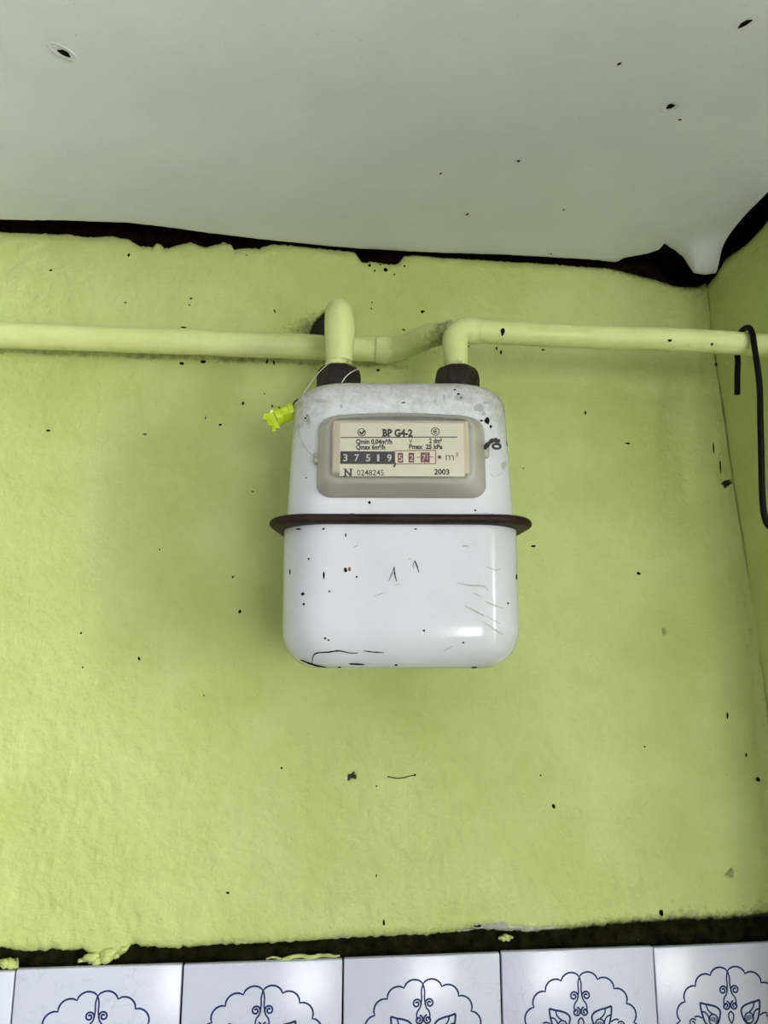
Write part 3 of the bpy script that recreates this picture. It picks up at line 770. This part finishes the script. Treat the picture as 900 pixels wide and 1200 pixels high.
# scratches, chips and stains that lie on the enamel
bpy.context.view_layer.update()
MI = meter.matrix_world.inverted()
def bvh_of(o):
    me = o.data; return BVHTree.FromPolygons([v.co.copy() for v in me.vertices], [tuple(p.vertices) for p in me.polygons])
BV = [bvh_of(lower), bvh_of(upper)]
o_l = MI @ CP
def on_case(px, py, lift=.00025):
    d = (MI.to_3x3() @ ray(px, py)).normalized(); best = None
    for bv in BV:
        h = bv.ray_cast(o_l, d)
        if h[0] is not None and (best is None or h[3] < best[3]): best = h
    if best is None: return None
    n = best[1]; n = n if n.dot(d) < 0 else -n
    return best[0]+n*lift
def mark_line(m, P, w, taper=True, k=5):
    q = [(p.x, p.y) for p in catmull([(a, b_, 0) for a, b_ in P], k)]; N = len(q); L_ = []; R__ = []
    for i in range(N):
        a = q[max(i-1, 0)]; c = q[min(i+1, N-1)]; t = Vector((c[0]-a[0], c[1]-a[1])).normalized()
        ww = w*(.35+.65*math.sin(math.pi*(i+.5)/N))*(1+.5*noise.noise(Vector((i*.7, w*9, q[0][0])))) if taper else w
        n = Vector((-t.y, t.x))*ww/2
        A = on_case(q[i][0]+n.x, q[i][1]+n.y); B = on_case(q[i][0]-n.x, q[i][1]-n.y)
        if A is None or B is None: continue
        L_.append(A); R__.append(B)
    N = len(L_)
    if N > 1: m.add(L_+R__, [(i, i+1, N+i+1, N+i) for i in range(N-1)])
def mark_spot(m, px, py, rx, ry):
    c = on_case(px, py)
    if c is None: return
    n = 10; ring = []; ph = random.random()*7
    for k in range(n):
        th = 2*math.pi*k/n; r = 1+.5*noise.noise(Vector((math.cos(th)*1.5+ph, math.sin(th)*1.5, px)))
        p = on_case(px+rx*r*math.cos(th), py+ry*r*math.sin(th)); ring.append(p or c)
    m.add([c]+ring, [(0, 1+k, 1+(k+1) % n) for k in range(n)])
m = MB()
for P, w_ in [([(366, 778), (367, 769), (372, 765), (385, 764), (397, 762.5), (410, 765), (420, 765)], 1.8), ([(426, 762.5), (438, 764), (450, 764.5)], 1.4), ([(352, 773), (362, 777), (372, 780), (382, 782)], 2.0),
             ([(409, 777.5), (418, 778), (427, 778.5)], 2.2), ([(379.5, 670), (379.5, 679)], 2), ([(462, 664), (462.5, 672), (465, 682)], 1.3), ([(462, 664), (459, 673), (455.5, 681)], .7), ([(486, 657), (488.5, 663), (491, 671)], 1.4), ([(486, 657), (484, 662), (485, 666)], .7)]:
    mark_line(m, P, w_)
for s_ in [(362, 655, 1.2, 1.2), (405, 668, 2, 3), (418, 676, 1.3, 1.2), (386, 693, 1.2, 1.2), (355, 696, 2, 2), (356, 708, 1.5, 1.5), (381, 748, 1.5, 1.5), (385, 750, 1.2, 1.2), (497, 739, 1.5, 1.2), (605, 676, 1, 3.5), (595, 707, 1.3, 1.3), (487, 620, 1.5, 1), (557, 598, 1.3, 1.3), (464, 779, 2, 1), (398, 782, 2, 1.5), (556, 782, 4, 1), (340, 670, .8, 3), (433, 589, 1.5, 2), (405, 627, 1, 2.5), (543, 753, 1.2, 1.2),
           (571, 493, 3, 4), (575, 500, 1.5, 2), (564, 493, 1.8, 1.2), (537, 462, 2, 1.2), (533, 457, 1.5, 1), (540, 466, 1.6, 1.2), (580, 454, 4, 2), (473, 472, 3, .8), (594, 520, 1, 3), (358, 490, 1.5, 1), (350, 620, 3, .9), (379, 620, 2, 1), (359, 560, 1.2, .8), (360, 487, 1, 1)]:
    mark_spot(m, *s_)
mk = m.build('enamel_chips', M['chip'], meter, kind='stuff'); fix_normals(mk)
m = MB()
for P, w_ in [([(415, 641), (420, 639)], 2), ([(470, 684), (462, 686)], 1), ([(570, 664), (580, 668), (586, 667)], 1.4), ([(545, 710), (560, 718), (568, 722)], 2.2), ([(568, 705), (578, 709), (590, 713)], 1.6), ([(565, 728), (580, 738), (590, 744)], 1.5), ([(535, 683), (550, 686), (566, 687), (572, 692)], 1.8), ([(520, 763), (530, 757)], 1.6), ([(438, 699), (452, 694)], 1.2), ([(555, 695), (565, 700)], 1.2), ([(570, 722), (586, 731)], 1)]:
    mark_line(m, P, w_)
for s_ in [(538, 466, 5, 4), (561, 478, 6, 5), (571, 472, 5, 2), (567, 485, 3, 3), (510, 470, 1.5, 3), (520, 466, 1.5, 4), (361, 492, 3, 5), (400, 476, 2, 2), (588, 490, 3, 3), (590, 545, 4, 4), (375, 470, 8, 2), (350, 500, 2, 4), (545, 640, 4, 1.5), (480, 655, 2, 1)]:
    mark_spot(m, *s_)
mk = m.build('grey_smudges', M['smudge'], meter, kind='stuff'); fix_normals(mk)
m = MB()
for P, w_ in [([(380, 606), (400, 604), (430, 605), (460, 606)], 3), ([(540, 605), (560, 603), (585, 604)], 3.5), ([(408, 667), (411, 667)], 5), ([(395, 604), (415, 602)], 1.5), ([(340, 606), (352, 607)], 2)]:
    mark_line(m, P, w_)
mk = m.build('rust_stains', M['rust_stain'], meter, kind='stuff'); fix_normals(mk)

# ------------------------------------------------------------------ gas pipes
MW = meter.matrix_world
NL = MW @ Vector((-NX, 0, ZTOP+.03)); NR = MW @ Vector((NX, 0, ZTOP+.03))
def paint_grime(o, fn):
    me = o.data; a = me.attributes.new('grime_shade', 'FLOAT', 'POINT')
    a.data.foreach_set('value', [fn(v.co) for v in me.vertices])
PLY, PLZ = -.030, 2.3385
# supply pipe: along the wall from the left, bending forward into the right-hand elbow, on to the side wall
supply = empty('gas_pipe', (NR.x, NR.y, NR.z))
tag(supply, 'lime painted gas pipe running across the wall above the meter', 'pipe')
def sub(name, m):
    m.v = [v-supply.location for v in m.v]; o = m.build(name, M['pipe'], supply, True); fix_normals(o); return o
m = MB()
pl = [Vector((x, PLY+.0015*math.sin(x*9), PLZ+.0010*math.sin(x*6))) for x in np.linspace(XL+.001, .080, 90)]
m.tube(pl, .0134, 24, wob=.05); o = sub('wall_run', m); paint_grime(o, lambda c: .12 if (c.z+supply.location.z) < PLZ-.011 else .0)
m = MB()
RZ = 2.3197
bend = catmull([(.070, PLY, PLZ), (.083, PLY-.002, PLZ-.0004), (.096, PLY-.010, PLZ-.001), (.110, PLY-.034, PLZ-.004), (.122, PLY-.066, PLZ-.010), (.134, NR.y+.010, RZ+.002), (.140, NR.y, RZ)], 5)
rad = [float(np.interp(i/(len(bend)-1), [0, .12, .2, .5, 1], [.0143, .0150, .0140, .0132, .0118])) for i in range(len(bend))]
m.tube(bend, rad, 20, wob=.10); o = sub('offset_bend', m)
paint_grime(o, lambda c: .12+.45*sm(.105, .125, c.x+supply.location.x)*sm(-.05, -.08, c.y+supply.location.y)*sm(.004, -.008, c.z+supply.location.z-2.332))
m = MB()
el = [(NR.x, NR.y, NR.z+.0075), (NR.x, NR.y, NR.z+.009), (NR.x, NR.y, NR.z+.018)]
for a in np.linspace(0, 90, 9):
    el.append((NR.x-.001+.013*(1-math.cos(math.radians(a))), NR.y, RZ-.013+.013*math.sin(math.radians(a))))
el += [(NR.x+.018, NR.y, RZ), (NR.x+.024, NR.y, RZ)]
m.tube(el, [.0106, .0107, .0112]+[.0125]*9+[.0124, .0117], 22, wob=.06)
o = sub('elbow', m); paint_grime(o, lambda c: .08+.45*math.exp(-abs(c.z+supply.location.z-(NR.z+.010))/.004))
m = MB()
pr = [Vector((x, NR.y+.0006*math.sin(x*30), RZ-.0008*(x-.15)/.3+.0006*math.sin(x*22))) for x in np.linspace(NR.x+.018, xc(RZ)+.028, 60)]
m.tube(pr, .0114, 24, wob=.05); o = sub('side_run', m)
paint_grime(o, lambda c: .05+.3*max(0, fbm(c.x*60, c.z*60, 2))*sm(0, -.01, c.z+supply.location.z-RZ))
m = MB()
for px, py, rx, rz in [(589, 389, .002, .0035), (785, 399, .0022, .0012), (835, 403, .0014, .0012), (549, 401, .003, .0015), (640, 405, .0016, .001)]:
    p = onY(px, py, NR.y-.0108); n = 9; zz_ = lambda z: NR.y-.0006-math.sqrt(max(0, .0117**2-(z-RZ)**2))
    ring = [Vector((p.x+rx*math.cos(k*.698)*(1+.3*math.sin(k*2.1)), 0, p.z+rz*math.sin(k*.698))) for k in range(n)]
    for q in ring: q.y = zz_(q.z)
    m.add([Vector((p.x, zz_(p.z)-.0002, p.z))]+ring, [(0, 1+k, 1+(k+1) % n) for k in range(n)])
m.v = [v-supply.location for v in m.v]; m.build('paint_chips', M['chip'], supply, kind='stuff')

# inlet gooseneck: from the left nut up and back into the wall run
goose = supply
gp = [(NL.x, NL.y, NL.z+.0075), (NL.x, NL.y, NL.z+.0085), (NL.x, NL.y, NL.z+.010)]
bz, br = 2.3465, .028
for a in np.linspace(0, 92, 12):
    gp.append((NL.x, NL.y+br*(1-math.cos(math.radians(a))), bz-br+br*math.sin(math.radians(a))))
gp += [(NL.x, NL.y+.042, bz-.001), (NL.x, NL.y+.064, bz-.0045), (NL.x, PLY+.004, PLZ)]
gr_ = [.0100, .0105, .0122]+[.0143]*12+[.0140, .0134, .0130]
m = MB(); m.tube(gp, gr_, 24, wob=.07); m.v = [v-goose.location for v in m.v]
o = m.build('gooseneck', M['pipe'], goose, True); fix_normals(o)
paint_grime(o, lambda c: .05+.5*math.exp(-abs(c.z-.006)/.004)*sm(-.002, .008, c.x+supply.location.x-NL.x)+.2*sm(.02, .07, c.y))
m = MB(); zc0 = NL.z+.011
m.tube([(NL.x, NL.y, zc0-.0035), (NL.x, NL.y, zc0-.002), (NL.x, NL.y, zc0+.002), (NL.x, NL.y, zc0+.0035)], [.0120, .0134, .0138, .0128], 22, wob=.08)
m.v = [v-goose.location for v in m.v]; o = m.build('weld_collar', M['pipe'], goose, True); fix_normals(o); paint_grime(o, lambda c: .18+.35*sm(0, .01, c.x+supply.location.x-NL.x))

# ------------------------------------------------------------------ plastic seal on its wire
tp = onY(330.5, 487, -.150)
seal = empty('plastic_seal', (tp.x, tp.y, tp.z))
tag(seal, 'bright yellow plastic seal dangling on thin wire beside the meter', 'seal')
A = Matrix.Rotation(math.radians(-24), 3, 'Y') @ Matrix.Scale(1.12, 3)
def rot(m): m.v = [A @ v for v in m.v]; return m
m = MB(); m.lathe([(.0050, -.0085), (.0066, -.0078), (.0068, -.004), (.0062, -.0035), (.0062, .0030), (.0068, .0036), (.0068, .0070), (.0052, .0082)], 14)
m.v = [Matrix.Rotation(math.radians(90), 3, 'Y') @ v for v in m.v]; m.v = [v+Vector((.003, 0, 0)) for v in m.v]
o = rot(m).build('seal_body', M['seal'], seal); fix_normals(o); smooth_by_angle(o, 40)
m = MB()
outl = [(-.004, -.005), (-.006, -.0095), (-.009, -.0075), (-.0095, -.011), (-.0125, -.0105), (-.0105, -.006), (-.0135, -.003), (-.0120, .0005), (-.0150, .003), (-.0125, .0062), (-.0085, .0045), (-.0062, .0068), (-.004, .005)]
n = len(outl); m.add([(x, -.002+.0012*math.sin(i), z) for i, (x, z) in enumerate(outl)]+[(x, .0012+.0012*math.sin(i), z) for i, (x, z) in enumerate(outl)],
      [tuple(range(n)), tuple(range(2*n-1, n-1, -1))]+[(i, n+i, n+(i+1) % n, (i+1) % n) for i in range(n)])
o = rot(m).build('torn_flag', M['seal'], seal); fix_normals(o)
m = MB(); m.box(.0005, .0055, -.0078, -.0060, -.003, .003, .0008); o = rot(m).build('seal_cap', M['seal'], seal)
def wire(pts, r=.0004, name='seal_wire', mat='steel_wire'):
    m = MB(); m.tube(catmull(pts, 7), r, 6); m.v = [v-seal.location for v in m.v]; return m.build(name, M[mat], seal, True)
wire([tp+Vector((.006, -.002, .008)), onY(352, 466, -.147), onY(366, 446, -.146), onY(376, 434, -.144), onY(383, 428, -.142)])
wire([onY(399, 452, -.1475), onY(404, 443, -.1475), onY(412, 436, -.146), onY(421, 432, -.143)], .0005)
wire([tp+Vector((.008, -.001, .004)), onY(345, 471, -.150), onY(350, 468, -.150)], .0008, mat='lead')

# ------------------------------------------------------------------ black cable hooked over the pipe
hb = NR.y+.0150
hk = [onY(864, 462, hb), onY(864, 440, hb), onY(864.5, 424, hb)]
p0 = hk[-1]
hk += [Vector((p0.x+.0005, hb, RZ+.001)), Vector((p0.x+.0005, NR.y+.0115, RZ+.0105)), Vector((p0.x+.0005, NR.y+.002, RZ+.0150)), Vector((p0.x, NR.y-.009, RZ+.0125)), Vector((p0.x-.0005, NR.y-.0150, RZ+.003)), Vector((p0.x-.0008, NR.y-.0165, RZ-.010))]
hk += [onY(890, 450, -.1445), onY(891, 490, -.146), onY(892, 530, -.147), onY(893, 575, -.147), onY(895, 600, -.147), onY(898.5, 613, -.147), onY(905, 619, -.146), onY(915, 620, -.143), onY(923, 612, -.138), onY(926, 598, -.133)]
hook = MB(); base_h = Vector((hk[5].x, hk[5].y, hk[5].z)); hook.tube([p-base_h for p in catmull(hk, 8)], .0029, 12)
ho = hook.build('cable_hook', M['black_wire'], None, True); ho.location = base_h; fix_normals(ho)
tag(ho, 'bent black cable hooked over the gas pipe near the side wall', 'cable')
